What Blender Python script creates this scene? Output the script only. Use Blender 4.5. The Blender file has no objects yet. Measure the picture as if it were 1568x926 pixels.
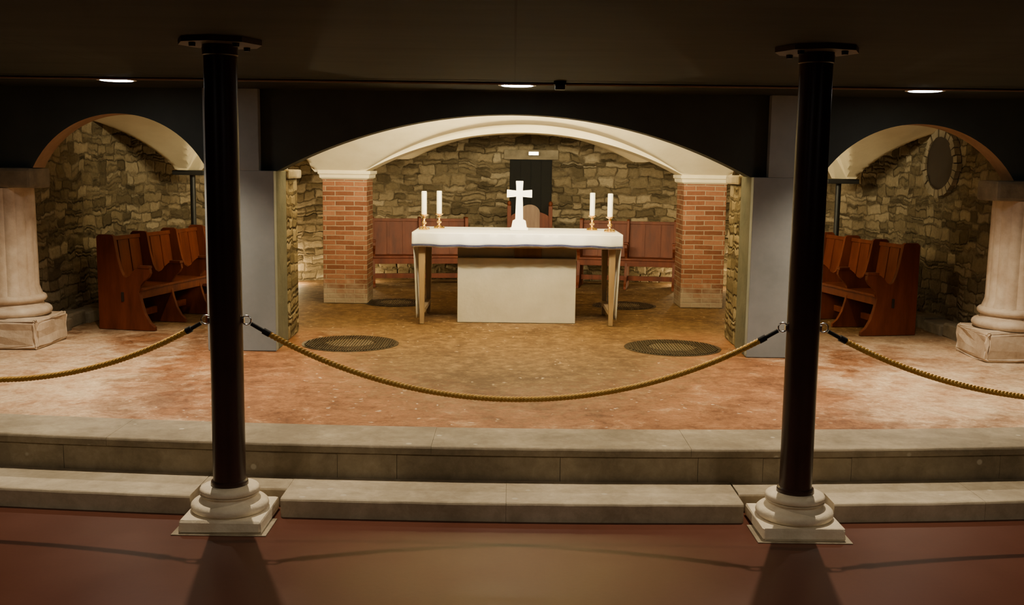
import bpy, bmesh, math, random
from mathutils import Vector, Matrix
random.seed(7)
scene = bpy.context.scene
COL = scene.collection

# ------------------------------------------------------------------ materials
def new_mat(name):
    m = bpy.data.materials.new(name); m.use_nodes = True
    nt = m.node_tree
    b = nt.nodes["Principled BSDF"]
    return m, nt, b
def N(nt, t, **kw):
    n = nt.nodes.new(t)
    for k, v in kw.items():
        setattr(n, k, v)
    return n
def ramp(nt, fac, stops):
    r = N(nt, "ShaderNodeValToRGB")
    e = r.color_ramp.elements
    while len(e) < len(stops): e.new(0.5)
    for i, (p, c) in enumerate(stops):
        e[i].position = p; e[i].color = (c[0], c[1], c[2], 1)
    nt.links.new(fac, r.inputs[0]); return r.outputs[0]
def noise(nt, co, scale, detail=5, rough=0.6, dist=0.0):
    n = N(nt, "ShaderNodeTexNoise"); n.inputs["Scale"].default_value = scale
    n.inputs["Detail"].default_value = detail; n.inputs["Roughness"].default_value = rough
    n.inputs["Distortion"].default_value = dist
    nt.links.new(co, n.inputs["Vector"]); return n
def mix(nt, fac, a, b, mode='MIX'):
    m = N(nt, "ShaderNodeMix", data_type='RGBA', blend_type=mode)
    for sock, v in ((m.inputs[0], fac), (m.inputs[6], a), (m.inputs[7], b)):
        if isinstance(v, (int, float)): sock.default_value = v
        elif isinstance(v, tuple): sock.default_value = (v[0], v[1], v[2], 1)
        else: nt.links.new(v, sock)
    return m.outputs[2]
def math_n(nt, op, a, b=0.0):
    m = N(nt, "ShaderNodeMath", operation=op)
    for i, v in enumerate((a, b)):
        if isinstance(v, (int, float)): m.inputs[i].default_value = v
        else: nt.links.new(v, m.inputs[i])
    return m.outputs[0]
def bump(nt, b, h, strength=0.4, dist=0.02):
    n = N(nt, "ShaderNodeBump"); n.inputs["Strength"].default_value = strength
    n.inputs["Distance"].default_value = dist
    nt.links.new(h, n.inputs["Height"]); nt.links.new(n.outputs[0], b.inputs["Normal"])
def objco(nt): return N(nt, "ShaderNodeTexCoord").outputs["Object"]
def uvco(nt): return N(nt, "ShaderNodeTexCoord").outputs["UV"]

def simple(name, c1, c2, scale=4, rough=0.6, metal=0.0, bstr=0.15, bscale=None, stretch=None, spec=None):
    m, nt, b = new_mat(name); co = objco(nt)
    if stretch:
        mp = N(nt, "ShaderNodeMapping"); mp.inputs["Scale"].default_value = stretch
        nt.links.new(co, mp.inputs[0]); co = mp.outputs[0]
    n = noise(nt, co, scale, 6)
    c = ramp(nt, n.outputs[0], [(0.3, c1), (0.7, c2)])
    nt.links.new(c, b.inputs["Base Color"])
    b.inputs["Roughness"].default_value = rough; b.inputs["Metallic"].default_value = metal
    if spec is not None: b.inputs["Specular IOR Level"].default_value = spec
    if bstr:
        n2 = noise(nt, co, bscale or scale*6, 6)
        bump(nt, b, n2.outputs[0], bstr, 0.01)
    return m

def emis(name, col, s):
    m, nt, b = new_mat(name)
    b.inputs["Base Color"].default_value = (*col, 1)
    b.inputs["Emission Color"].default_value = (*col, 1)
    b.inputs["Emission Strength"].default_value = s
    return m

def warp(nt, co, scale, amt, detail=3):
    nz = noise(nt, co, scale, detail)
    s = N(nt, "ShaderNodeVectorMath", operation='SUBTRACT'); nt.links.new(nz.outputs[1], s.inputs[0]); s.inputs[1].default_value = (.5, .5, .5)
    sc = N(nt, "ShaderNodeVectorMath", operation='SCALE'); nt.links.new(s.outputs[0], sc.inputs[0]); sc.inputs["Scale"].default_value = amt
    a = N(nt, "ShaderNodeVectorMath", operation='ADD'); nt.links.new(co, a.inputs[0]); nt.links.new(sc.outputs[0], a.inputs[1])
    return a.outputs[0]

def brickwork(name, bw, rh, mortar, ca, cb, cc, mcol, distort, bstr):
    m, nt, b = new_mat(name); co = uvco(nt)
    a2 = warp(nt, co, 3, distort)
    br = N(nt, "ShaderNodeTexBrick"); nt.links.new(a2, br.inputs["Vector"])
    br.inputs["Scale"].default_value = 1
    br.inputs["Brick Width"].default_value = bw; br.inputs["Row Height"].default_value = rh
    br.inputs["Mortar Size"].default_value = mortar; br.inputs["Mortar Smooth"].default_value = 0.4
    br.inputs["Color1"].default_value = (0, 0, 0, 1); br.inputs["Color2"].default_value = (1, 1, 1, 1)
    br.inputs["Mortar"].default_value = (.5, .5, .5, 1)
    stone = ramp(nt, br.outputs[0], [(0.0, ca), (0.5, cb), (1.0, cc)])
    big = noise(nt, co, 2.5, 5); fine = noise(nt, co, 22, 8, .7)
    stone = mix(nt, 0.5, stone, ramp(nt, big.outputs[0], [(.3, (.55, .5, .45)), (.7, (1, 1, 1))]), 'MULTIPLY')
    stone = mix(nt, 0.5, stone, ramp(nt, fine.outputs[0], [(.3, (.5, .5, .5)), (.7, (1.0, 1.0, 1.0))]), 'MULTIPLY')
    c = mix(nt, br.outputs[1], stone, mcol)
    sp_ = N(nt, "ShaderNodeSeparateXYZ"); nt.links.new(co, sp_.inputs[0])
    ft_ = math_n(nt, 'ADD', math_n(nt, 'SUBTRACT', .32, sp_.outputs[1]), math_n(nt, 'MULTIPLY', math_n(nt, 'SUBTRACT', big.outputs[0], .5), .9))
    cl_ = N(nt, "ShaderNodeClamp"); nt.links.new(math_n(nt, 'MULTIPLY', ft_, 2.5), cl_.inputs[0]); cl_.inputs[2].default_value = .6
    c = mix(nt, cl_.outputs[0], c, (.42, .36, .26))
    nt.links.new(c, b.inputs["Base Color"]); b.inputs["Roughness"].default_value = .9
    b.inputs["Specular IOR Level"].default_value = .15
    h = math_n(nt, 'ADD', math_n(nt, 'SUBTRACT', 1.0, br.outputs[1]), math_n(nt, 'MULTIPLY', fine.outputs[0], .6))
    bump(nt, b, h, bstr, 0.02)
    return m

def comb(nt, x, y, z=0.0):
    n = N(nt, "ShaderNodeCombineXYZ")
    for i, v in enumerate((x, y, z)):
        if isinstance(v, (int, float)): n.inputs[i].default_value = v
        else: nt.links.new(v, n.inputs[i])
    return n.outputs[0]

def rubble(name, RH=.122, BW=.235):
    """coursed field-stone: uneven rows, uneven widths, some blocks split in two thin stones"""
    m, nt, b = new_mat(name); co0 = uvco(nt)
    co = warp(nt, co0, 10, .052, 4)
    co = warp(nt, co, 1.9, .24, 3)
    s = N(nt, "ShaderNodeSeparateXYZ"); nt.links.new(co, s.inputs[0]); u, v = s.outputs[0], s.outputs[1]
    vn = noise(nt, comb(nt, 3.1, v, 0.0), 4.2, 2)
    v2 = math_n(nt, 'DIVIDE', math_n(nt, 'ADD', v, math_n(nt, 'MULTIPLY', vn.outputs[0], .26)), RH)
    row = math_n(nt, 'FLOOR', v2); fv = math_n(nt, 'FRACT', v2)
    wr = N(nt, "ShaderNodeTexWhiteNoise", noise_dimensions='1D'); nt.links.new(row, wr.inputs["W"])
    u1 = math_n(nt, 'ADD', u, math_n(nt, 'MULTIPLY', wr.outputs[0], 9.0))
    un = noise(nt, comb(nt, u1, math_n(nt, 'MULTIPLY', row, 7.3), 0.0), 2.8, 1)
    u2 = math_n(nt, 'DIVIDE', math_n(nt, 'ADD', u1, math_n(nt, 'MULTIPLY', un.outputs[0], .50)), BW)
    colm = math_n(nt, 'FLOOR', u2); fu = math_n(nt, 'FRACT', u2)
    w0 = N(nt, "ShaderNodeTexWhiteNoise", noise_dimensions='2D'); nt.links.new(comb(nt, row, colm), w0.inputs["Vector"])
    k = math_n(nt, 'GREATER_THAN', w0.outputs[0], .58)
    k1 = math_n(nt, 'ADD', k, 1.0)
    fvk = math_n(nt, 'MULTIPLY', fv, k1)
    sub = math_n(nt, 'FLOOR', fvk); fv2 = math_n(nt, 'FRACT', fvk)
    wn = N(nt, "ShaderNodeTexWhiteNoise", noise_dimensions='3D'); nt.links.new(comb(nt, row, colm, math_n(nt, 'ADD', sub, 3.3)), wn.inputs["Vector"])
    sc = N(nt, "ShaderNodeSeparateColor"); nt.links.new(wn.outputs[1], sc.inputs[0])
    du = math_n(nt, 'MULTIPLY', math_n(nt, 'MINIMUM', fu, math_n(nt, 'SUBTRACT', 1.0, fu)), BW)
    dv = math_n(nt, 'DIVIDE', math_n(nt, 'MULTIPLY', math_n(nt, 'MINIMUM', fv2, math_n(nt, 'SUBTRACT', 1.0, fv2)), RH), k1)
    sm = N(nt, "ShaderNodeMath", operation='SMOOTH_MIN'); nt.links.new(du, sm.inputs[0]); nt.links.new(dv, sm.inputs[1]); sm.inputs[2].default_value = .028
    d = sm.outputs[0]
    stone = ramp(nt, sc.outputs[0], [(0.0, (.13, .105, .065)), (.25, (.21, .17, .105)), (.55, (.30, .245, .155)), (.85, (.39, .325, .215)), (1.0, (.52, .45, .32))])
    fine = noise(nt, co0, 20, 9, .75); big = noise(nt, co0, .9, 5); med = noise(nt, co0, 6, 5)
    stone = mix(nt, .7, stone, ramp(nt, fine.outputs[0], [(.3, (.42, .40, .36)), (.65, (1, 1, 1))]), 'MULTIPLY')
    stone = mix(nt, .6, stone, ramp(nt, big.outputs[0], [(.3, (.55, .5, .43)), (.7, (1.05, 1.0, .95))]), 'MULTIPLY')
    thr = math_n(nt, 'MULTIPLY', med.outputs[0], .026)
    mc = N(nt, "ShaderNodeClamp"); nt.links.new(math_n(nt, 'DIVIDE', math_n(nt, 'MAXIMUM', d, 0.0), thr), mc.inputs[0])
    mort = ramp(nt, med.outputs[0], [(.36, (.04, .03, .018)), (.60, (.22, .175, .11))])
    c = mix(nt, mc.outputs[0], mort, stone)
    nt.links.new(c, b.inputs["Base Color"]); b.inputs["Roughness"].default_value = .92
    b.inputs["Specular IOR Level"].default_value = .12
    hh = math_n(nt, 'MINIMUM', math_n(nt, 'MULTIPLY', math_n(nt, 'MAXIMUM', d, 0.0), 38), 1.0)
    h = math_n(nt, 'ADD', math_n(nt, 'MULTIPLY', hh, math_n(nt, 'ADD', .5, math_n(nt, 'MULTIPLY', sc.outputs[1], .9))), math_n(nt, 'MULTIPLY', fine.outputs[0], .7))
    bump(nt, b, h, 1.0, 0.045)
    return m

M_stone = rubble("rubble_masonry")
M_brick = brickwork("pillar_brick", .24, .062, .007, (.165, .062, .032), (.25, .10, .052), (.33, .155, .085), (.26, .19, .125), .02, .5)
M_plaster = simple("cream_plaster", (.60, .51, .33), (.74, .65, .45), 2.0, .9, 0, .3, 9)
M_pierpaint = simple("grey_pier_paint", (.17, .19, .20), (.25, .27, .285), 2.0, .7, 0, .1, 20)
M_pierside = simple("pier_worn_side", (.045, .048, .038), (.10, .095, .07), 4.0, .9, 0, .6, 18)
M_darkwall = simple("dark_wall_paint", (.017, .023, .021), (.026, .034, .031), 3, .75, 0, .05)
M_brownsoffit = simple("soffit_brown", (.20, .11, .055), (.30, .18, .10), 6, .9)
M_roughstone = simple("pier_rough_stone", (.12, .10, .065), (.25, .205, .14), 5, .95, 0, .8, 18)
M_marble = simple("aged_marble", (.42, .31, .21), (.66, .55, .42), 6, .7, 0, .4, 25)
M_travertine = simple("travertine_base", (.66, .56, .41), (.84, .76, .60), 7, .65, 0, .5, 30)
M_wood = simple("pew_wood", (.070, .014, .005), (.155, .036, .012), 3, .55, 0, .08, 30, (3, 3, .6), .25)
M_darkwood_shade = simple("dark_wood_and_opening_shade", (.010, .006, .004), (.018, .010, .006), 3, .6, 0, .08, 30, (6, 6, .7))  # dark wood of the pegs; also painted shade inside the round opening
M_chairpanel = simple("chair_panel_wood", (.14, .07, .035), (.22, .12, .06), 3, .5, 0, .08, 30, (6, 6, .7))
M_altarwood = simple("table_wood", (.32, .22, .12), (.42, .3, .17), 3, .5, 0, .08, 30, (6, 6, .7))
M_altarstone = simple("altar_limestone", (.44, .40, .29), (.58, .53, .40), 2.5, .8, 0, .25, 20)
M_altarshadow = simple("altar_shadow_grey", (.30, .29, .25), (.38, .37, .31), 4, .8, 0, .1)  # grey for the painted shadow band under the altar cloth
M_cloth = simple("white_linen", (.82, .81, .77), (.88, .87, .84), 3, .9, 0, .1, 60)
M_navy = simple("navy_trim", (.02, .025, .08), (.03, .035, .10), 10, .8)
M_wax = simple("candle_wax", (.86, .82, .70), (.9, .87, .77), 3, .4, 0, 0)
M_brass = simple("polished_brass", (.78, .48, .12), (.86, .58, .18), 6, .25, 1.0, .03)
M_cross = simple("white_cross_stone", (.86, .85, .81), (.9, .89, .86), 3, .5, 0, .05)
M_ironcol = simple("painted_iron", (.034, .016, .013), (.052, .025, .020), 3, .33, 0, .04, 40)
M_steel = simple("plate_steel", (.07, .06, .05), (.10, .085, .07), 5, .5, .3, .05)
M_black = simple("black_metal", (.012, .012, .012), (.02, .02, .02), 5, .5, .2, 0)
M_chrome = simple("ring_chrome", (.6, .6, .58), (.7, .7, .68), 5, .25, 1, 0)
M_rope = simple("gold_rope", (.78, .42, .06), (.95, .62, .15), 40, .55, 0, .3, 260)
M_grate = simple("grate_iron", (.035, .027, .018), (.06, .047, .03), 10, .4, .5, .2)
M_grateslat = simple("grate_slat", (.20, .16, .10), (.27, .22, .14), 10, .4, .5, .1)
M_void = simple("dark_void", (.003, .003, .003), (.005, .005, .004), 2, .95, 0, 0)
M_cable = simple("conduit", (.06, .03, .02), (.09, .045, .03), 5, .6, 0, 0)
M_lamp = emis("lamp_face", (1, .96, .88), 30)
M_lampw = emis("small_lamp_face", (1, .85, .6), 14)
M_housing = simple("white_housing", (.6, .6, .58), (.66, .66, .64), 5, .5, 0, 0)

# ceiling
m, nt, b = new_mat("ceiling_dark"); co = uvco(nt)
br = N(nt, "ShaderNodeTexBrick"); nt.links.new(co, br.inputs["Vector"]); br.offset = 0
br.inputs["Scale"].default_value = 1; br.inputs["Brick Width"].default_value = 2.9; br.inputs["Row Height"].default_value = 2.1
br.inputs["Mortar Size"].default_value = .006
mp = N(nt, "ShaderNodeMapping"); mp.inputs["Scale"].default_value = (.5, 2.5, 1); nt.links.new(co, mp.inputs[0])
n = noise(nt, mp.outputs[0], 1.5, 6, .7)
c = ramp(nt, n.outputs[0], [(.3, (.008, .011, .009)), (.7, (.021, .026, .021))])
c = mix(nt, br.outputs[1], c, (.004, .004, .003))
nt.links.new(c, b.inputs["Base Color"]); b.inputs["Roughness"].default_value = .75; b.inputs["Specular IOR Level"].default_value = .2
M_ceiling = m

# lower floor
m, nt, b = new_mat("red_brown_floor"); co = objco(nt)
n = noise(nt, co, .9, 6); n2 = noise(nt, co, 30, 6, .7)
c = ramp(nt, n.outputs[0], [(.25, (.082, .027, .017)), (.75, (.125, .044, .028))])
c = mix(nt, .35, c, ramp(nt, n2.outputs[0], [(.3, (.7, .7, .7)), (.7, (1.0, 1.0, 1.0))]), 'MULTIPLY')
nt.links.new(c, b.inputs["Base Color"])
r = ramp(nt, n.outputs[0], [(.3, (.30, .30, .30)), (.7, (.40, .40, .40))]); nt.links.new(r, b.inputs["Roughness"])
b.inputs["Specular IOR Level"].default_value = .25
bump(nt, b, n2.outputs[0], .04, .01); M_floor = m

# platform terracotta floor
m, nt, b = new_mat("worn_terracotta"); co = objco(nt)
sep = N(nt, "ShaderNodeSeparateXYZ"); nt.links.new(co, sep.inputs[0])
cow = warp(nt, co, 2.0, .5, 5)
n1 = noise(nt, cow, .9, 8, .65); n2 = noise(nt, cow, 3.5, 10, .78); n3 = noise(nt, co, 28, 6, .7); n4 = noise(nt, co, 9, 8, .75); n6 = noise(nt, cow, 1.7, 9, .7)
base = ramp(nt, n2.outputs[0], [(.32, (.14, .055, .022)), (.45, (.28, .120, .048)), (.56, (.38, .175, .076)), (.68, (.56, .37, .21))])
pale = ramp(nt, n2.outputs[0], [(.32, (.40, .20, .10)), (.45, (.60, .39, .235)), (.62, (.80, .63, .43))])
tan = ramp(nt, n4.outputs[0], [(.33, (.085, .045, .016)), (.5, (.175, .098, .040)), (.67, (.33, .22, .105))])
ax = math_n(nt, 'ABSOLUTE', sep.outputs[0])
fx = math_n(nt, 'ADD', math_n(nt, 'MULTIPLY', math_n(nt, 'SUBTRACT', ax, 2.5), .8), math_n(nt, 'MULTIPLY', math_n(nt, 'SUBTRACT', n1.outputs[0], .5), 6.0))
fxc = N(nt, "ShaderNodeClamp"); nt.links.new(fx, fxc.inputs[0])
c = mix(nt, fxc.outputs[0], base, pale)
dy = math_n(nt, 'MULTIPLY', math_n(nt, 'SUBTRACT', sep.outputs[1], 11.0), .55)
d = math_n(nt, 'SQRT', math_n(nt, 'ADD', math_n(nt, 'MULTIPLY', sep.outputs[0], sep.outputs[0]), math_n(nt, 'MULTIPLY', dy, dy)))
ft = math_n(nt, 'ADD', math_n(nt, 'SUBTRACT', 2.2, d), math_n(nt, 'MULTIPLY', math_n(nt, 'SUBTRACT', n4.outputs[0], .5), 2.2))
ftc = N(nt, "ShaderNodeClamp"); nt.links.new(math_n(nt, 'MULTIPLY', ft, 1.3), ftc.inputs[0])
fb = N(nt, "ShaderNodeClamp"); nt.links.new(math_n(nt, 'MULTIPLY', math_n(nt, 'SUBTRACT', sep.outputs[1], 10.6), 1.2), fb.inputs[0])
c = mix(nt, math_n(nt, 'MAXIMUM', ftc.outputs[0], fb.outputs[0]), c, tan)
c = mix(nt, .7, c, ramp(nt, n6.outputs[0], [(.38, (.42, .34, .27)), (.50, (1, 1, 1))]), 'MULTIPLY')
vor = N(nt, "ShaderNodeTexVoronoi"); vor.inputs["Scale"].default_value = 9; nt.links.new(cow, vor.inputs["Vector"])
sp = ramp(nt, vor.outputs["Distance"], [(.09, (1, 1, 1)), (.15, (0, 0, 0))])
spm = math_n(nt, 'MULTIPLY', sp, ramp(nt, n1.outputs[0], [(.44, (0, 0, 0)), (.54, (.8, .8, .8))]))
c = mix(nt, spm, c, (.75, .62, .45))
c = mix(nt, .65, c, ramp(nt, n3.outputs[0], [(.3, (.45, .4, .35)), (.62, (1, 1, 1))]), 'MULTIPLY')
nt.links.new(c, b.inputs["Base Color"]); b.inputs["Roughness"].default_value = .66; b.inputs["Specular IOR Level"].default_value = .3
bump(nt, b, math_n(nt, 'ADD', n4.outputs[0], n2.outputs[0]), .45, .014); M_terra = m

# step stone
def stepmat(name, a, b_, c_, dark):
    m, nt, b = new_mat(name); co = objco(nt)
    n1 = noise(nt, co, 1.3, 6, .65); n2 = noise(nt, co, 12, 8, .7); n5 = noise(nt, warp(nt, co, 3, .3), 2.4, 8, .75)
    c = ramp(nt, n1.outputs[0], [(.3, a), (.5, b_), (.7, c_)])
    c = mix(nt, .5, c, ramp(nt, n2.outputs[0], [(.3, (.6, .6, .55)), (.65, (1, 1, 1))]), 'MULTIPLY')
    c = mix(nt, dark, c, ramp(nt, n5.outputs[0], [(.42, (.40, .36, .30)), (.60, (1, 1, 1))]), 'MULTIPLY')
    vor = N(nt, "ShaderNodeTexVoronoi"); vor.inputs["Scale"].default_value = 5; nt.links.new(co, vor.inputs["Vector"])
    sp = ramp(nt, vor.outputs["Distance"], [(.07, (.6, .6, .6)), (.11, (0, 0, 0))])
    c = mix(nt, sp, c, (.6, .56, .46))
    nt.links.new(c, b.inputs["Base Color"]); b.inputs["Roughness"].default_value = .7
    bump(nt, b, n2.outputs[0], .3, .01); return m
M_step = stepmat("worn_step_stone", (.24, .20, .14), (.37, .31, .22), (.50, .43, .31), .5)
M_steplow = stepmat("lower_step_stone", (.42, .35, .25), (.56, .48, .35), (.68, .59, .45), .4)

# ------------------------------------------------------------------ mesh helpers
def box_uv(me):
    uv = me.uv_layers.new(name="UVMap")
    for p in me.polygons:
        n = p.normal; a = [abs(n.x), abs(n.y), abs(n.z)]
        k = a.index(max(a))
        for li in p.loop_indices:
            v = me.vertices[me.loops[li].vertex_index].co
            uv.data[li].uv = (v.y, v.z) if k == 0 else ((v.x, v.z) if k == 1 else (v.x, v.y))
def mk(name, verts, faces, mat, parent=None, smooth=False, uv=True):
    me = bpy.data.meshes.new(name); me.from_pydata([tuple(v) for v in verts], [], faces); me.update()
    bm = bmesh.new(); bm.from_mesh(me); bmesh.ops.recalc_face_normals(bm, faces=bm.faces); bm.to_mesh(me); bm.free()
    if uv: box_uv(me)
    mats = mat if isinstance(mat, list) else [mat]
    for q in mats: me.materials.append(q)
    if smooth:
        for p in me.polygons: p.use_smooth = True
        try: me.set_sharp_from_angle(angle=math.radians(38))
        except Exception: pass
    o = bpy.data.objects.new(name, me); COL.objects.link(o)
    if parent: o.parent = parent
    return o
def from_bm(name, bm, mat, parent=None, smooth=False):
    bmesh.ops.recalc_face_normals(bm, faces=bm.faces)
    me = bpy.data.meshes.new(name); bm.to_mesh(me); bm.free(); me.update(); box_uv(me)
    me.materials.append(mat)
    if smooth:
        for p in me.polygons: p.use_smooth = True
        try: me.set_sharp_from_angle(angle=math.radians(38))
        except Exception: pass
    o = bpy.data.objects.new(name, me); COL.objects.link(o)
    if parent: o.parent = parent
    return o
def bm_box(bm, lo, hi, bev=0.0, rot=None, about=None):
    r = bmesh.ops.create_cube(bm, size=1)
    vs = r['verts']
    for v in vs:
        v.co = Vector([lo[i] + (v.co[i]+.5)*(hi[i]-lo[i]) for i in range(3)])
    if bev:
        es = list({e for v in vs for e in v.link_edges})
        rr = bmesh.ops.bevel(bm, geom=es, offset=bev, segments=2, affect='EDGES', profile=.6)
        vs = list({v for f in rr['faces'] for v in f.verts})
    if rot is not None:
        bmesh.ops.rotate(bm, verts=[v for v in vs if v.is_valid], cent=about, matrix=rot)
def box(name, lo, hi, mat, parent=None, bev=0.004):
    bm = bmesh.new(); bm_box(bm, lo, hi, bev); return from_bm(name, bm, mat, parent)
def empty(name, loc=(0, 0, 0), rz=0):
    e = bpy.data.objects.new(name, None); e.empty_display_size = .1; e.location = loc; e.rotation_euler = (0, 0, rz)
    COL.objects.link(e); return e
def lathe(name, prof, mat, parent=None, c=(0, 0, 0), seg=40, smooth=True, flute=0):
    vs, fs = [], []
    for r, z in prof:
        for i in range(seg):
            a = 2*math.pi*i/seg
            rr = r - (flute if (flute and i % 4 == 0) else 0)
            vs.append((c[0]+rr*math.cos(a), c[1]+rr*math.sin(a), c[2]+z))
    n = len(prof)
    for j in range(n-1):
        for i in range(seg):
            k = (i+1) % seg
            fs.append((j*seg+i, j*seg+k, (j+1)*seg+k, (j+1)*seg+i))
    fs.append(tuple(range(seg))[::-1]); fs.append(tuple((n-1)*seg+i for i in range(seg)))
    return mk(name, vs, fs, mat, parent, smooth)
def torus_pts(r0, h, z0, bulge, k=7):
    return [(r0 + bulge*math.sin(math.pi*i/(k-1)), z0 + h*(1-math.cos(math.pi*i/(k-1)))/2) for i in range(k)]
def tube(name, pts, rad, mat, parent=None, seg=8, closed=False):
    vs, fs = [], []; n = len(pts); pts = [Vector(p) for p in pts]
    for i, p in enumerate(pts):
        if closed: t = pts[(i+1) % n]-pts[(i-1) % n]
        else: t = pts[min(i+1, n-1)]-pts[max(i-1, 0)]
        t.normalize()
        ref = Vector((0, 0, 1)) if abs(t.z) < .9 else Vector((0, 1, 0))
        a = t.cross(ref).normalized(); b_ = a.cross(t)
        for j in range(seg):
            q = 2*math.pi*j/seg
            vs.append(p + a*math.cos(q)*rad + b_*math.sin(q)*rad)
    m_ = n if closed else n-1
    for i in range(m_):
        for j in range(seg):
            k = (j+1) % seg; i2 = (i+1) % n
            fs.append((i*seg+j, i*seg+k, i2*seg+k, i2*seg+j))
    if not closed:
        fs.append(tuple(range(seg))); fs.append(tuple((n-1)*seg+j for j in range(seg)))
    return mk(name, vs, fs, mat, parent, True)
def extrude_poly(name, poly, x0, x1, mat, parent=None, axis='x'):
    n = len(poly)
    vs = [(x0, y, z) for y, z in poly]+[(x1, y, z) for y, z in poly]
    if axis == 'y': vs = [(y, x0, z) for y, z in poly]+[(y, x1, z) for y, z in poly]
    fs = [tuple(range(n)), tuple(range(n, 2*n))[::-1]]+[(i, (i+1) % n, n+(i+1) % n, n+i) for i in range(n)]
    return mk(name, vs, fs, mat, parent)
def arc(d, a, r):
    d = abs(d)
    if d >= a: return 0.0
    R = (a*a+r*r)/(2*r)
    return math.sqrt(max(R*R-d*d, 0))-(R-r)

ZC = 2.78; ZP = 0.338
def cv(x): return min(.2*(x/3.4)**2, .42)

# ------------------------------------------------------------------ room shell
box("floor", (-9, -4, -.12), (9, 7.2, 0), M_floor, None, 0)
box("ceiling", (-9, -4, ZC), (9, 10.1, ZC+.15), M_ceiling, None, 0)
box("wall_left", (-9.15, -4, 0), (-9, 10.1, ZC), M_darkwall, None, 0)
box("wall_right", (9, -4, 0), (9.15, 10.1, ZC), M_darkwall, None, 0)
box("wall_rear", (-9, -4.15, 0), (9, -4, ZC), M_darkwall, None, 0)

# platform floor
xs = [-9+i*.25 for i in range(73)]
vs = []; fs = []
for x in xs:
    vs += [(x, 6.75+cv(x), ZP-.004), (x, 17, ZP-.004), (x, 17, .01), (x, 6.75+cv(x), .01)]
for i in range(len(xs)-1):
    a = i*4; q = a+4
    fs += [(a, q, q+1, a+1), (a+1, q+1, q+2, a+2), (a+3, a+2, q+2, q+3), (a, a+3, q+3, q)]
mk("floor_platform", vs, fs, M_terra)

# stone steps (one object: two risers of worn blocks and the edging slabs)
SV = []; SF = []; SM = []
def step_run(x_cuts, y0, y1, z0, z1, mi, gap=.002, skip=(), jit=.002):
    for i in range(len(x_cuts)-1):
        xa, xb = x_cuts[i]+gap, x_cuts[i+1]-gap
        if any(s0 < (xa+xb)/2 < s1 for s0, s1 in skip): continue
        jz = random.uniform(-jit, jit)*.5; jy = random.uniform(-jit, jit)
        k = max(2, int((xb-xa)/.12)+1); base = len(SV); ch = .014
        for j in range(k):
            x = xa+(xb-xa)*j/(k-1); c = cv(x)
            w = random.uniform(-.0015, .0015); cz = random.uniform(-.002, .001)
            SV.extend([(x, y0+c+jy, z0), (x, y0+c+jy+w, z1-ch+jz+cz), (x, y0+c+ch*.4+jy+w, z1-ch*.3+jz+cz), (x, y0+c+ch+jy, z1+jz), (x, y1+c, z1+jz), (x, y1+c, z0)])
        n0 = len(SF)
        for j in range(k-1):
            for q in range(6):
                a = base+j*6+q; a2 = base+j*6+(q+1) % 6
                SF.append((a, a2, a2+6, a+6))
        SF.append(tuple(base+q for q in range(6))); SF.append(tuple(base+(k-1)*6+q for q in range(6)))
        SM.extend([mi]*(len(SF)-n0))
cl, cr = -1.65, 1.684
step_run([-9, -7, -5.2, -3.3, cl-.27, cl+.28, -.02, cr-.28, cr+.27, 2.9, 4.3, 6.5, 9], 6.01, 6.455, 0, .116, 1, .0008, [(cl-.2, cl+.2), (cr-.2, cr+.2)], .001)
for q in (cl, cr): step_run([q-.269, q+.279], 6.215, 6.455, 0, .115, 1, .0005, (), .0005)
step_run([-9, -7.6, -6.1, -4.8, -3.5, -2.9, -1.9, -1.1, -.72, .32, 1.2, 1.62, 2.2, 3.2, 4.2, 5.6, 7.2, 9], 6.455, 6.75, 0, .285, 0, .0014, (), .004)
step_run([-9, -7.4, -5.7, -4.2, -2.6, -.5, 1.15, 2.35, 3.6, 5.0, 6.4, 7.8, 9], 6.43, 6.93, .285, ZP, 0, .0008)
ss = mk("stone_steps", SV, SF, [M_step, M_steplow])
for p, k in zip(ss.data.polygons, SM): p.material_index = k

# ------------------------------------------------------------------ front arcaded wall
arches = [(-3.685, .815, .51), (0, 2.213, .55), (3.775, .905, .51)]
def wz(x):
    for c, a, r in arches:
        if abs(x-c) < a: return 2.03+arc(x-c, a, r)
    return 2.03
edges = set()
x = -5.2
while x <= 5.2: edges.add(round(x, 3)); x += .05
for c, a, r in arches:
    for s in (-1, 1):
        edges.add(round(c+s*a, 3)); edges.add(round(c+s*(a-.01), 3)); edges.add(round(c+s*(a-.03), 3))
xs = sorted(edges); vs = []; fs = []; mi = []
YF, YB = 9.85, 10.1
for x in xs:
    z = wz(x); vs += [(x, YF, z), (x, YF, ZC), (x, YB, ZC), (x, YB, z)]
for i in range(len(xs)-1):
    a = i*4; q = a+4
    fs += [(a, a+1, q+1, q), (a+2, a+3, q+3, q+2), (a+3, a, q, q+3)]
    xm = (xs[i]+xs[i+1])/2
    mi += [0, 2, 1 if abs(xm) > 2.8 else 0]
wf = mk("wall_front_arcade", vs, fs, [M_darkwall, M_brownsoffit, M_plaster])
for p, k in zip(wf.data.polygons, mi): p.material_index = k
box("wall_front_left", (-9, 9.85, ZP), (-5.2, 10.1, ZC), M_darkwall, None, 0)
box("wall_front_right", (5.2, 9.85, ZP), (9, 10.1, ZC), M_darkwall, None, 0)

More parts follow.
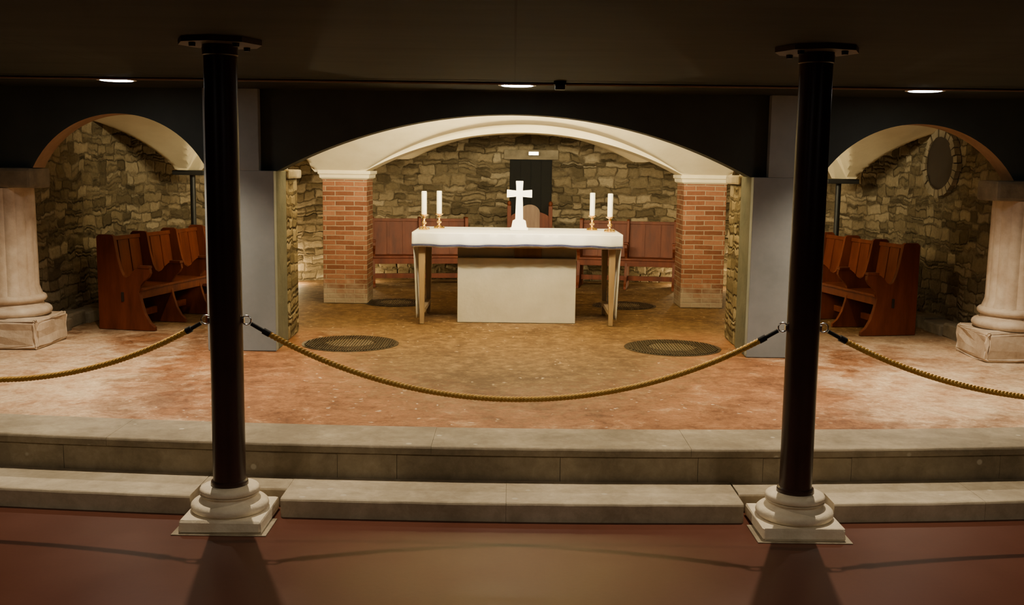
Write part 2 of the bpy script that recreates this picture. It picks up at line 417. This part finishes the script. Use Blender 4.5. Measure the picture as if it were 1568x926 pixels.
for s, nm in ((-1, "wall_pier_left"), (1, "wall_pier_right")):
    e = empty(nm, (0, 0, 0))
    def bx(n, x0, x1, y0, y1, z0, z1, m_, bev=.006):
        X = sorted((s*x0, s*x1)); return box(n, (X[0], y0, z0), (X[1], y1, z1), m_, e, bev)
    bx("painted_face", 2.225, 2.87, 9.75, 9.85, ZP, 2.03, M_pierpaint)
    bx("painted_upper_face", 2.36, 2.87, 9.75, 9.845, 2.03, ZC, M_pierpaint)
    bx("painted_core", 2.23, 2.865, 9.85, 10.30, ZP, 2.028, M_pierside, .004)
    bx("rough_core", 2.24, 2.86, 10.30, 10.9, ZP, 1.95, M_stone, .03)
    bx("impost", 2.20, 2.88, 10.30, 10.92, 1.95, 2.04, M_roughstone, .02)
    bx("core_upper", 2.32, 2.82, 10.12, 10.85, 2.04, 2.70, M_plaster, .02)

# ------------------------------------------------------------------ masonry perimeter wall
poly = [(-4.9, 10.1), (-4.88, 11.2), (-4.85, 12.3), (-4.7, 13.5), (-4.25, 14.7), (-3.35, 15.7), (-1.9, 16.3), (2.0, 16.3), (3.45, 15.7), (4.3, 14.7), (4.75, 13.5), (4.88, 12.3), (4.9, 11.2), (4.92, 10.1)]
pts = []
for i in range(len(poly)-1):
    p0 = Vector(poly[max(i-1, 0)]); p1 = Vector(poly[i]); p2 = Vector(poly[i+1]); p3 = Vector(poly[min(i+2, len(poly)-1)])
    k = 12
    for j in range(k):
        t = j/k
        if i == 6: q = p1.lerp(p2, t)
        else: q = .5*((2*p1)+(-p0+p2)*t+(2*p0-5*p1+4*p2-p3)*t*t+(-p0+3*p1-3*p2+p3)*t*t*t)
        pts.append(q)
pts.append(Vector(poly[-1]))
vs = []; fs = []; L = [0]
for i in range(1, len(pts)): L.append(L[-1]+(pts[i]-pts[i-1]).length)
nz_ = 30
for i, p in enumerate(pts):
    for j in range(nz_+1):
        z = ZP-.02+(2.85-ZP)*j/nz_
        vs.append((p.x, p.y, z))
for i in range(len(pts)-1):
    for j in range(nz_):
        a = i*(nz_+1)+j; fs.append((a, a+nz_+1, a+nz_+2, a+1))
me = bpy.data.meshes.new("wall_apse"); me.from_pydata(vs, [], fs); me.update()
uv = me.uv_layers.new(name="UVMap")
for lp in me.loops:
    i = lp.vertex_index//(nz_+1); uv.data[lp.index].uv = (L[i], me.vertices[lp.vertex_index].co.z)
me.materials.append(M_stone)
for p in me.polygons: p.use_smooth = True
wa = bpy.data.objects.new("wall_apse", me); COL.objects.link(wa)

# ------------------------------------------------------------------ groin vault with transverse rib between the pillars
SP = 2.0
def fx_(x, rr=1.0):
    for c, a, r in ((.13, 2.03, .62), (-3.3, .78, .62), (3.45, .72, .62), (-5.2, .95, .62), (5.25, .95, .62)):
        if abs(x-c) < a: return SP+arc(x-c, a, r*rr)
    return SP
def gy_(y):
    if y < 13.22: return SP+arc(y-10.9, 2.35, .76)
    if y > 13.84: return SP+arc(y-15.15, 1.35, .60)
    return SP
st = .04; nx = int(10.2/st)+1
ylist = [10.1+j*st for j in range(int((13.2-10.1)/st)+1)]+[13.215, 13.222]+[13.26+.04*j for j in range(15)]+[13.838, 13.845]+[13.88+j*st for j in range(67)]
ny = len(ylist)
vs = []; fs = []
for y in ylist:
    rib = 13.22 <= y <= 13.84
    for i in range(nx):
        x = -5.1+i*st
        vs.append((x, y, fx_(x, .84) if rib else max(fx_(x), gy_(y))))
for j in range(ny-1):
    for i in range(nx-1):
        a = j*nx+i; fs.append((a, a+1, a+nx+1, a+nx))
v_ = mk("ceiling_vault", vs, fs, M_plaster, None, True)

# brick pillars
for (xa, xb) in ((-2.41, -1.85), (2.15, 2.69)):
    e = empty("brick_pillar", ((xa+xb)/2, 13.53, ZP))
    w = (xb-xa)/2; h = 1.91-ZP
    box("brick_shaft", (-w, -.28, 0), (w, .28, h), M_brick, e, .008)
    n = [(w+.0, h), (w+.03, h+.02), (w+.035, h+.06), (w+.05, h+.07), (w+.05, h+.11)]
    vs = []; fs = []
    for r, z in n:
        d_ = r-w; vs += [(-w-d_, -.28-d_, z), (w+d_, -.28-d_, z), (w+d_, .28+d_, z), (-w-d_, .28+d_, z)]
    for k in range(len(n)-1):
        for q in range(4): fs.append((k*4+q, k*4+(q+1) % 4, k*4+4+(q+1) % 4, k*4+4+q))
    fs.append((0, 1, 2, 3)); fs.append(tuple((len(n)-1)*4+q for q in range(4)))
    mk("impost", vs, fs, M_plaster, e)

# metal posts
for x in (-4.12, 4.17):
    e = empty("iron_post", (x, 13.5, ZP))
    lathe("shaft", [(.035, 0), (.035, 1.60)], M_black, e, seg=16)
    lathe("foot", [(.09, 0), (.09, .02), (.05, .03)], M_black, e, seg=16)
    box("top_plate", (-.2, -.2, 1.60), (.2, .2, 1.66), M_black, e, .01)

# engaged marble columns
for x in (-4.86, 4.86):
    e = empty("marble_column", (x, 10.02, ZP))
    lathe("shaft", [(.30, .48), (.285, .52), (.272, .56), (.265, 1.40), (.262, 1.50)], M_marble, e, seg=64, flute=.012)
    pr = [(.33, .27)]+torus_pts(.33, .09, .28, .05)+[(.31, .375), (.305, .40)]+torus_pts(.30, .07, .41, .035)+[(.29, .485)]
    lathe("base_mouldings", pr, M_marble, e, seg=48)
    bm = bmesh.new(); bm_box(bm, (-.42, -.38, .0), (.42, .30, .28), .035)
    bmesh.ops.subdivide_edges(bm, edges=bm.edges[:], cuts=2, use_grid_fill=True)
    for v in bm.verts: v.co += Vector([random.uniform(-.012, .012) for _ in range(3)])
    from_bm("worn_plinth", bm, M_marble, e)
    box("impost", (-.36, -.24, 1.50), (.36, .2, 1.69), M_roughstone, e, .03)

# low stone ledge at side walls
for s in (-1, 1):
    bm = bmesh.new(); y = 10.45
    while y < 13.0:
        l = random.uniform(.3, .5); w = random.uniform(.16, .24)
        xa = 4.95; bm_box(bm, (min(s*xa, s*(xa-w-.1)), y, ZP-.01), (max(s*xa, s*(xa-w-.1)), y+l-.01, ZP+random.uniform(.11, .15)), .02)
        y += l
    for v in bm.verts: v.co += Vector([random.uniform(-.006, .006) for _ in range(3)])
    from_bm("trim_%d" % (1 if s < 0 else 2), bm, M_roughstone)

# round opening on right wall, shaded inside painted as dark disc, with ring of radiating stones
e = empty("window_1", (4.86, 12.0, 2.2))
vs = [(-.015, .385*math.cos(a*math.pi/24), .305*math.sin(a*math.pi/24)) for a in range(48)]
vs += [(.04, p[1], p[2]) for p in vs]
mk("opening_shade_disc", vs, [tuple(range(48)), tuple(range(48, 96))]+[(i, (i+1) % 48, 48+(i+1) % 48, 48+i) for i in range(48)], M_darkwood_shade, e)
vs = []; fs = []; nv = 26
for k in range(nv):
    a0 = 2*math.pi*(k+.06)/nv; a1 = 2*math.pi*(k+.94)/nv; ro = 1+random.uniform(.22, .34); t = random.uniform(.02, .04); b0 = len(vs)
    for xx in (-t, .03):
        for a, r in ((a0, 1), (a1, 1), (a1, ro), (a0, ro)):
            vs.append((xx, .375*math.cos(a)*r, .30*math.sin(a)*r))
    fs += [(b0, b0+1, b0+2, b0+3), (b0+4, b0+5, b0+6, b0+7)]+[(b0+q, b0+(q+1) % 4, b0+4+(q+1) % 4, b0+4+q) for q in range(4)]
mk("voussoir_ring", vs, fs, M_roughstone, e)

# doorway in apse, its unlit depth painted as near-black sheets
e = empty("door_1", (.265, 16.27, ZP))
box("doorway_shade_sheet", (-.325, -.01, 0), (.325, .04, 1.87), M_void, e)
for k in range(4): box("shade_strip_%d" % k, (-.315+k*.16, -.02, .02), (-.315+k*.16+.15, -.01, 1.85), M_void, e)
box("lintel", (-.42, -.05, 1.87), (.42, .03, 2.02), M_roughstone, e, .015)

e = empty("wall_spotlight", (.30, 16.12, 2.30))
box("bracket", (-.02, -.0, -.02), (.02, .08, .02), M_black, e)
box("body", (-.08, -.07, -.03), (.08, .0, .03), M_housing, e, .01)
box("lens", (-.07, -.078, -.022), (.07, -.07, .022), M_lampw, e, 0)

# ------------------------------------------------------------------ altar
AX = .05
e = empty("altar_table", (AX, 12.05, ZP))
T = 1.03
box("table_top", (-1.13, -.5, T-.10), (1.13, .6, T-.012), M_altarwood, e, .005)
def cloth():
    vs = []; fs = []
    nxx = 90
    prof = [(-.535, T-.155, 1), (-.533, T-.10, .7), (-.53, T-.05, .3), (-.525, T-.012, 0), (-.51, T, 0), (.0, T, 0), (.60, T, 0), (.615, T-.012, 0), (.62, T-.15, 1)]
    def off(x): return .008*math.sin(x*21)+.005*math.sin(x*43+1)
    for i in range(nxx+1):
        x = -1.165+2.33*i/nxx
        for y, z, f in prof:
            sag = .008*math.sin(x*3.1+.5)*f + .003*math.sin(x*17)*f
            vs.append((x, y-off(x)*f-.006*f, z+sag))
    k = len(prof)
    for i in range(nxx):
        for j in range(k-1):
            a = i*k+j; fs.append((a, a+1, a+k+1, a+k))
    o = mk("cloth_top", vs, fs, M_cloth, e, True)
    md = o.modifiers.new("s", 'SOLIDIFY'); md.thickness = .006
    vs = []; fs = []
    for i in range(nxx+1):
        x = -1.165+2.33*i/nxx
        y = -.535-off(x)-.011
        zz = T-.15+.008*math.sin(x*3.1+.5)+.003*math.sin(x*17)
        vs += [(x, y-.003, zz+.006), (x, y-.003, zz+.026)]
        if i: a = i*2; fs.append((a-2, a, a+1, a-1))
    o = mk("cloth_hem", vs, fs, M_navy, e); md = o.modifiers.new("s", 'SOLIDIFY'); md.thickness = .003
    for s in (-1, 1):
        vs = []; fs = []; ny2 = 40; nz2 = 16
        for j in range(nz2+1):
            t = j/nz2
            for i in range(ny2+1):
                y = -.53+(1.14)*i/ny2
                xx = 1.165-.055*t**.7 + .014*t*math.sin(i*.95+1)
                yy = .03+(y-.03)*(1-.12*t)
                vs.append((s*xx, yy, T-.004-(T-.07)*t))
        for j in range(nz2):
            for i in range(ny2):
                a = j*(ny2+1)+i; fs.append((a, a+1, a+ny2+2, a+ny2+1))
        o = mk("cloth_side", vs, fs, M_cloth, e, True); md = o.modifiers.new("s", 'SOLIDIFY'); md.thickness = .006
cloth()
for sx in (-1, 1):
    for sy in (-.42, .5):
        bm = bmesh.new(); bm_box(bm, (sx*1.06-.035, sy-.035, 0), (sx*1.06+.035, sy+.035, T-.1), .006)
        for v in bm.verts:
            t = v.co.z/(T-.1); v.co.x = sx*1.06+(v.co.x-sx*1.06)*(.65+.5*t)
        from_bm("leg", bm, M_altarwood, e)
    box("foot_rail", (sx*1.06-.03, -.4, .12), (sx*1.06+.03, .48, .17), M_altarwood, e)
box("apron_front", (-1.0, -.44, T-.17), (1.0, -.41, T-.1), M_altarwood, e)

e = empty("altar_block", (AX, 11.75, ZP))
box("stone_slab", (-.67, 0, 0), (.67, .75, .735), M_altarstone, e, .008)
box("shadow_band_slab", (-.675, .09, .735), (.675, .75, .90), M_altarshadow, e, .006)  # cloth's shadow on the block top, put into a greyer colour
box("brown_slab", (-.03, .06, .735), (.28, .12, .895), M_chairpanel, e, .006)  # small brown slab set before the upper band

# cross
e = empty("altar_cross", (AX+.02, 12.1, ZP+T+.003))
W = .043
outl = [(-.095, 0), (.095, 0), (.075, .11), (.045, .125), (W-.002, .30), (W-.006, .385), (.145, .375), (.145, .465), (W-.006, .455), (W, .565), (-W, .565), (-W+.006, .455), (-.145, .465), (-.145, .375), (-W+.006, .385), (-W+.002, .30), (-.045, .125), (-.075, .11)]
o = extrude_poly("cross_body", outl, -.03, .03, M_cross, e, 'y')
md = o.modifiers.new("b", 'BEVEL'); md.width = .005; md.segments = 2
box("foot", (-.105, -.06, 0), (.105, .06, .03), M_cross, e, .006)

# candlesticks
def candle(x, y, s=1.0):
    e = empty("altar_candlestick", (x, y, ZP+T+.003))
    pr = [(.062, 0), (.066, .008), (.05, .02), (.03, .03), (.018, .04), (.014, .055), (.028, .07), (.03, .08), (.016, .095), (.012, .115), (.02, .13), (.012, .14), (.03, .155), (.05, .165), (.052, .172), (.03, .174)]
    lathe("brass_stem", pr, M_brass, e, seg=28)
    for k in range(3):
        a = k*2.094+.5
        lathe("claw_foot", [(.008, 0), (.014, .008), (.012, .02), (.004, .026)], M_brass, e, (.055*math.cos(a), .055*math.sin(a), 0), 12)
    lathe("wax_candle", [(.031, .172), (.031, .43*s), (.027, .437*s), (.01, .432*s)], M_wax, e, seg=24)
    tube("wick", [(0, 0, .43*s), (0, 0, .444*s), (.003, 0, .45*s)], .0015, M_black, e, 5)
candle(-1.02, 12.0); candle(-.865, 12.25); candle(.925, 12.25); candle(1.11, 12.0)

# ------------------------------------------------------------------ black columns + bases
def col(x):
    e = empty("iron_column", (x, 5.97, 0))
    bm = bmesh.new(); bm_box(bm, (-.235, -.235, .001), (.235, .235, .075), .014)
    for v in bm.verts: v.co += Vector([random.uniform(-.005, .005), random.uniform(-.005, .005), random.uniform(0, .004)])
    from_bm("base_plinth", bm, M_travertine, e)
    pr = [(.20, .072)]+torus_pts(.195, .062, .075, .03)+[(.185, .14), (.165, .148), (.158, .160), (.165, .172), (.172, .176)]+torus_pts(.155, .04, .178, .018)+[(.145, .222), (.12, .226)]
    lathe("base_mouldings", pr, M_travertine, e, seg=56)
    box("mortar_bed", (-.27, -.265, .0005), (.27, .03, .006), M_step, e, .002)
    lathe("shaft", [(.105, .222), (.108, .235), (.105, .25), (.094, .256), (.093, 1.2), (.092, ZC-.09), (.098, ZC-.085), (.098, ZC-.02)], M_ironcol, e, seg=56)
    lathe("top_plate", [(.235, ZC-.03), (.235, ZC-.001)], M_steel, e, seg=8, smooth=False)
    for k in range(4):
        a = math.pi/4+k*math.pi/2
        lathe("bolt_%d" % k, [(.018, ZC-.05), (.02, ZC-.028)], M_black, e, (.17*math.cos(a), .17*math.sin(a), 0), 6, False)
    for s in (-1, 1):
        rc = Vector((s*.118, 0, 1.20))
        box("eye_mount", (min(s*.088, s*.105), -.015, 1.185), (max(s*.088, s*.105), .015, 1.215), M_chrome, e, .002)
        tube("eye_ring", [(rc.x+.026*math.cos(a*math.pi/12), 0, rc.z+.026*math.sin(a*math.pi/12)) for a in range(24)], .0045, M_chrome, e, 8, True)
    return e
for x in (cl, cr, -4.45, 5.02): col(x)

def rope(xa, xb, zl):
    za = 1.18
    xa += .145; xb -= .145
    e = empty("barrier_rope", ((xa+xb)/2, 5.97, za)); hw = (xb-xa)/2
    kk = 1.0
    def P(u):
        z = zl+(za-zl)*(math.cosh(kk*u)-1)/(math.cosh(kk)-1)
        return Vector((u*hw, 0, z-za))
    for s in (-1, 1):
        a, b_ = P(s*1.0), P(s*.955)
        tube("snap_hook", [a+(b_-a)*t for t in (0, .25, .5, .75, 1)], .012, M_black, e, 10)
        c_, d_ = P(s*.955), P(s*.93)
        tube("end_sleeve", [c_, c_.lerp(d_, .5), d_], .019, M_black, e, 12)
    n = 900; U = [-.94+1.88*i/(n-1) for i in range(n)]
    path = [P(u) for u in U]; Ls = [0]
    for i in range(1, n): Ls.append(Ls[-1]+(path[i]-path[i-1]).length)
    for k in range(3):
        pp = []
        for i, p in enumerate(path):
            t = (path[min(i+1, n-1)]-path[max(i-1, 0)]).normalized()
            nrm = Vector((-t.z, 0, t.x)); bn = Vector((0, 1, 0))
            a = 2*math.pi*(Ls[i]/.065+k/3)
            pp.append(p+(nrm*math.cos(a)+bn*math.sin(a))*.0088)
        tube("strand_%d" % (k+1), pp, .0092, M_rope, e, 6)
rope(cl, cr, .755); rope(-4.45, cl, .83); rope(cr, 5.02, .79)

# ------------------------------------------------------------------ pews
PROF = [(0.0, 0), (.64, 0), (.64, .04), (.585, .085), (.53, .18), (.495, .30), (.475, .40), (.49, .47), (.53, .52), (.58, .56), (.605, .605), (.60, .65), (.565, .675), (.51, .675), (.45, .655), (.405, .62), (.37, .575), (.33, .555), (.295, .575), (.265, .64), (.235, .76), (.21, .90), (.195, .985), (.17, 1.0), (.03, 1.0), (0.0, .975)]
def pew(loc, rz, length, seats):
    e = empty("wooden_pew", loc, rz)
    h = length/2
    poly = [(-d, z) for d, z in PROF]
    for k in range(seats+1):
        x = -h+length*k/seats
        th = .025 if k in (0, seats) else .02
        o = extrude_poly("end_panel" if k in (0, seats) else "divider", poly, x-th, x+th, M_wood, e)
        md = o.modifiers.new("b", 'BEVEL'); md.width = .004; md.segments = 2
        box("arm_cap", (x-.035, -.60, .655), (x+.035, -.47, .685), M_wood, e, .008)
        if k in (0, seats):
            sx = -1 if k == 0 else 1
            box("wedge_peg", (x+min(0, sx*.035), -.30, .30), (x+max(0, sx*.035), -.27, .40), M_darkwood_shade, e, .004)
    box("seat_board", (-h, -.50, .415), (h, -.12, .445), M_wood, e, .006)
    rot = Matrix.Rotation(math.radians(-7), 3, 'X')
    bm = bmesh.new(); bm_box(bm, (-h, -.165, .44), (h, -.14, .96), .003, rot, Vector((0, -.15, .44))); from_bm("back_board", bm, M_wood, e)
    bm = bmesh.new(); bm_box(bm, (-h, -.18, .93), (h, -.12, .975), .006, rot, Vector((0, -.15, .44))); from_bm("top_rail", bm, M_wood, e)
    bm = bmesh.new()
    npan = seats*3
    for k in range(npan+1):
        x = -h+length*k/npan
        bm_box(bm, (x-.02, -.175, .45), (x+.02, -.165, .94), .002, rot, Vector((0, -.15, .44)))
    from_bm("back_stiles", bm, M_wood, e)
    box("front_rail", (-h, -.48, .33), (h, -.455, .415), M_wood, e, .003)
    box("stretcher", (-h, -.30, .10), (h, -.26, .17), M_wood, e, .003)
pew((-4.12, 12.25, ZP), math.radians(79), 2.6, 4)
pew((4.15, 12.5, ZP), math.radians(-79), 2.5, 4)
pew((-1.42, 15.75, ZP), math.radians(10), 1.4, 2)
pew((1.75, 15.78, ZP), math.radians(-10), 1.4, 2)

# kneeling bench near pier
e = empty("kneeling_bench", (-3.12, 11.9, ZP), math.radians(80))
box("seat_board", (-.6, -.16, .42), (.6, .16, .45), M_wood, e, .006)
for s in (-.52, .52):
    extrude_poly("leg_panel", [(-.17, 0), (-.11, 0), (-.07, .06), (.07, .06), (.11, 0), (.17, 0), (.13, .42), (-.13, .42)], s-.02, s+.02, M_wood, e)
box("rail", (-.52, -.015, .25), (.52, .015, .34), M_wood, e)

# presider's chair
e = empty("presider_chair", (.25, 15.75, ZP))
for s in (-1, 1):
    box("back_stile", (s*.31-.03, -.03, 0), (s*.31+.03, .03, 1.18), M_wood, e, .006)
    box("front_leg", (s*.31-.03, -.52, 0), (s*.31+.03, -.46, .66), M_wood, e, .006)
    box("arm", (s*.31-.04, -.54, .66), (s*.31+.04, .0, .70), M_wood, e, .01)
    lathe("finial", [(.02, 1.18), (.032, 1.20), (.03, 1.23), (.012, 1.25)], M_wood, e, (s*.31, 0, 0), 16)
pp = [(-.29, .5), (.29, .5), (.29, 1.0)]+[(.29*math.cos(a*math.pi/16), 1.0+.10*math.sin(a*math.pi/16)) for a in range(1, 16)]+[(-.29, 1.0)]
extrude_poly("back_panel", pp, -.02, .015, M_wood, e, 'y')
pp = [(-.15, .6), (.15, .6), (.15, 1.08)]+[(.15*math.cos(a*math.pi/16), 1.08+.12*math.sin(a*math.pi/16)) for a in range(1, 16)]+[(-.15, 1.08)]
extrude_poly("raised_panel", pp, -.04, -.02, M_chairpanel, e, 'y')
box("seat", (-.31, -.5, .44), (.31, .0, .49), M_wood, e, .008)
box("front_apron", (-.28, -.5, .32), (.28, -.47, .44), M_wood, e, .004)

# ------------------------------------------------------------------ round floor grates
def grate(x, y, R):
    e = empty("floor_grate", (x, y, ZP-.004))
    n = 56
    lathe("pit_cover", [(R, .0005), (R, .003), (R-.01, .004)], M_grate, e, seg=n)
    lathe("rim", [(R+.012, .0005), (R+.012, .004), (R-.012, .005)], M_grate, e, seg=n)
    ri = R*.5
    bm = bmesh.new(); k = 17
    for i in range(k):
        xx = -ri+2*ri*(i+.5)/k; hh = math.sqrt(max(ri*ri-xx*xx, 0))
        bm_box(bm, (xx-.006, -hh, .005), (xx+.006, hh, .012))
    from_bm("light_slats", bm, M_grateslat, e)
    bm = bmesh.new(); k = 36; ro = R-.02
    for i in range(k):
        xx = -ro+2*ro*(i+.5)/k; ho = math.sqrt(max(ro*ro-xx*xx, 0)); hi = math.sqrt(max((ri+.01)**2-xx*xx, 0))
        for a, b_ in (((-ho, -hi), (hi, ho)) if hi > 0 else ((-ho, ho),)):
            bm_box(bm, (xx-.006, a, .005), (xx+.006, b_, .012))
    from_bm("dark_slats", bm, M_grate, e)
grate(-1.6, 10.25, .465); grate(1.6, 10.25, .465); grate(-1.5, 13.4, .40); grate(1.45, 13.4, .40)

# ------------------------------------------------------------------ ceiling fittings
def spot(name, loc, tgt, energy, size, blend, col, rad):
    l = bpy.data.lights.new(name, 'SPOT'); l.energy = energy; l.spot_size = math.radians(size); l.spot_blend = blend
    l.color = col; l.shadow_soft_size = rad
    o = bpy.data.objects.new(name, l); COL.objects.link(o); o.location = loc
    o.rotation_euler = (Vector(tgt)-Vector(loc)).to_track_quat('-Z', 'Y').to_euler(); return o
WARM = (1, .81, .56)
DL = [(-3.32, 8.87, 330, .13, 118), (0.02, 8.87, 120, .13, 118), (3.42, 8.87, 330, .13, 118), (-1.88, 6.80, 260, .055, 140), (1.89, 6.80, 260, .055, 140),
      (-3.3, 2.6, 95, .13, 150), (0.0, 2.6, 55, .13, 150), (3.3, 2.6, 95, .13, 150)]
for (x, y, en, R, sz) in DL:
    e = empty("ceiling_downlight", (x, y, ZC)); k = R/.13
    lathe("trim_ring", [(.155*k, 0), (.16*k, -.012), (.135*k, -.014), (.13*k, -.005)][::-1], M_housing, e, seg=40)
    lathe("lamp_disc", [(.128*k, -.016), (.128*k, -.004)], M_lamp, e, seg=32)
    spot("downlight_beam", (x, y, ZC-.04), (x, y, 0), en, sz, .8, WARM, .015)
e = empty("ceiling_conduit", (0, 8.55, ZC-.02))
tube("tube", [(-8.9, 0, 0), (0, 0, 0), (8.9, 0, 0)], .012, M_cable, e, 8)
e = empty("ceiling_sensor", (.36, 8.5, ZC))
box("mount", (-.05, -.03, -.03), (.05, .03, 0), M_black, e, .004)
box("head", (-.04, -.05, -.07), (.04, .02, -.03), M_black, e, .006)

# hidden vault lamps fixed to back of the dark arch
for x in (-1.5, -.9, -.3, .3, .9, 1.5):
    z = wz(x)+.06
    e = empty("arch_lamp", (x, 10.145, z))
    box("housing", (-.12, -.04, -.02), (.12, -.005, .02), M_black, e, .004)
    l = bpy.data.lights.new("arch_lamp_glow", 'AREA'); l.shape = 'RECTANGLE'; l.size = .3; l.size_y = .03; l.energy = 105 if abs(x) < 1 else 62; l.color = (1, .86, .52)
    o = bpy.data.objects.new("arch_lamp_glow", l); COL.objects.link(o); o.parent = e
    o.location = (0, .01, 0); o.rotation_euler = Vector((0, .85, .75)).to_track_quat('-Z', 'Y').to_euler()
spot("altar_beam_1", (-.5, 10.2, 2.58), (0, 12.0, 1.15), 125, 58, .6, (1, .88, .66), .05)
spot("altar_beam_2", (.6, 10.2, 2.58), (0.1, 12.0, 1.15), 125, 58, .6, (1, .88, .66), .05)

# floor uplights near the apse wall
for x, y, en in ((-3.3, 15.4, 50), (-2.35, 15.85, 28), (2.65, 15.85, 28), (3.5, 15.4, 50)):
    e = empty("floor_uplight", (x, y, ZP))
    lathe("body", [(.05, 0), (.055, .03), (.05, .06)], M_black, e, seg=20)
    lathe("lens", [(.04, .061), (.042, .068)], M_lampw, e, seg=20)
    l = bpy.data.lights.new("uplight_glow", 'POINT'); l.energy = en; l.color = (1, .74, .36); l.shadow_soft_size = .04
    o = bpy.data.objects.new("uplight_glow", l); COL.objects.link(o); o.parent = e; o.location = (0, 0, .12)

# world
w = bpy.data.worlds.new("World"); scene.world = w; w.use_nodes = True
w.node_tree.nodes["Background"].inputs[0].default_value = (.02, .015, .01, 1)
w.node_tree.nodes["Background"].inputs[1].default_value = 1

# camera
cam = bpy.data.cameras.new("camera"); cam.sensor_width = 36; cam.lens = 36*1600/1568; cam.clip_start = .05
co_ = bpy.data.objects.new("camera", cam); COL.objects.link(co_)
co_.matrix_world = Matrix.Translation((0, 0, 2.1)) @ Matrix.Rotation(math.radians(90-7.41), 4, 'X') @ Matrix.Rotation(math.radians(.76), 4, 'Z')
scene.camera = co_
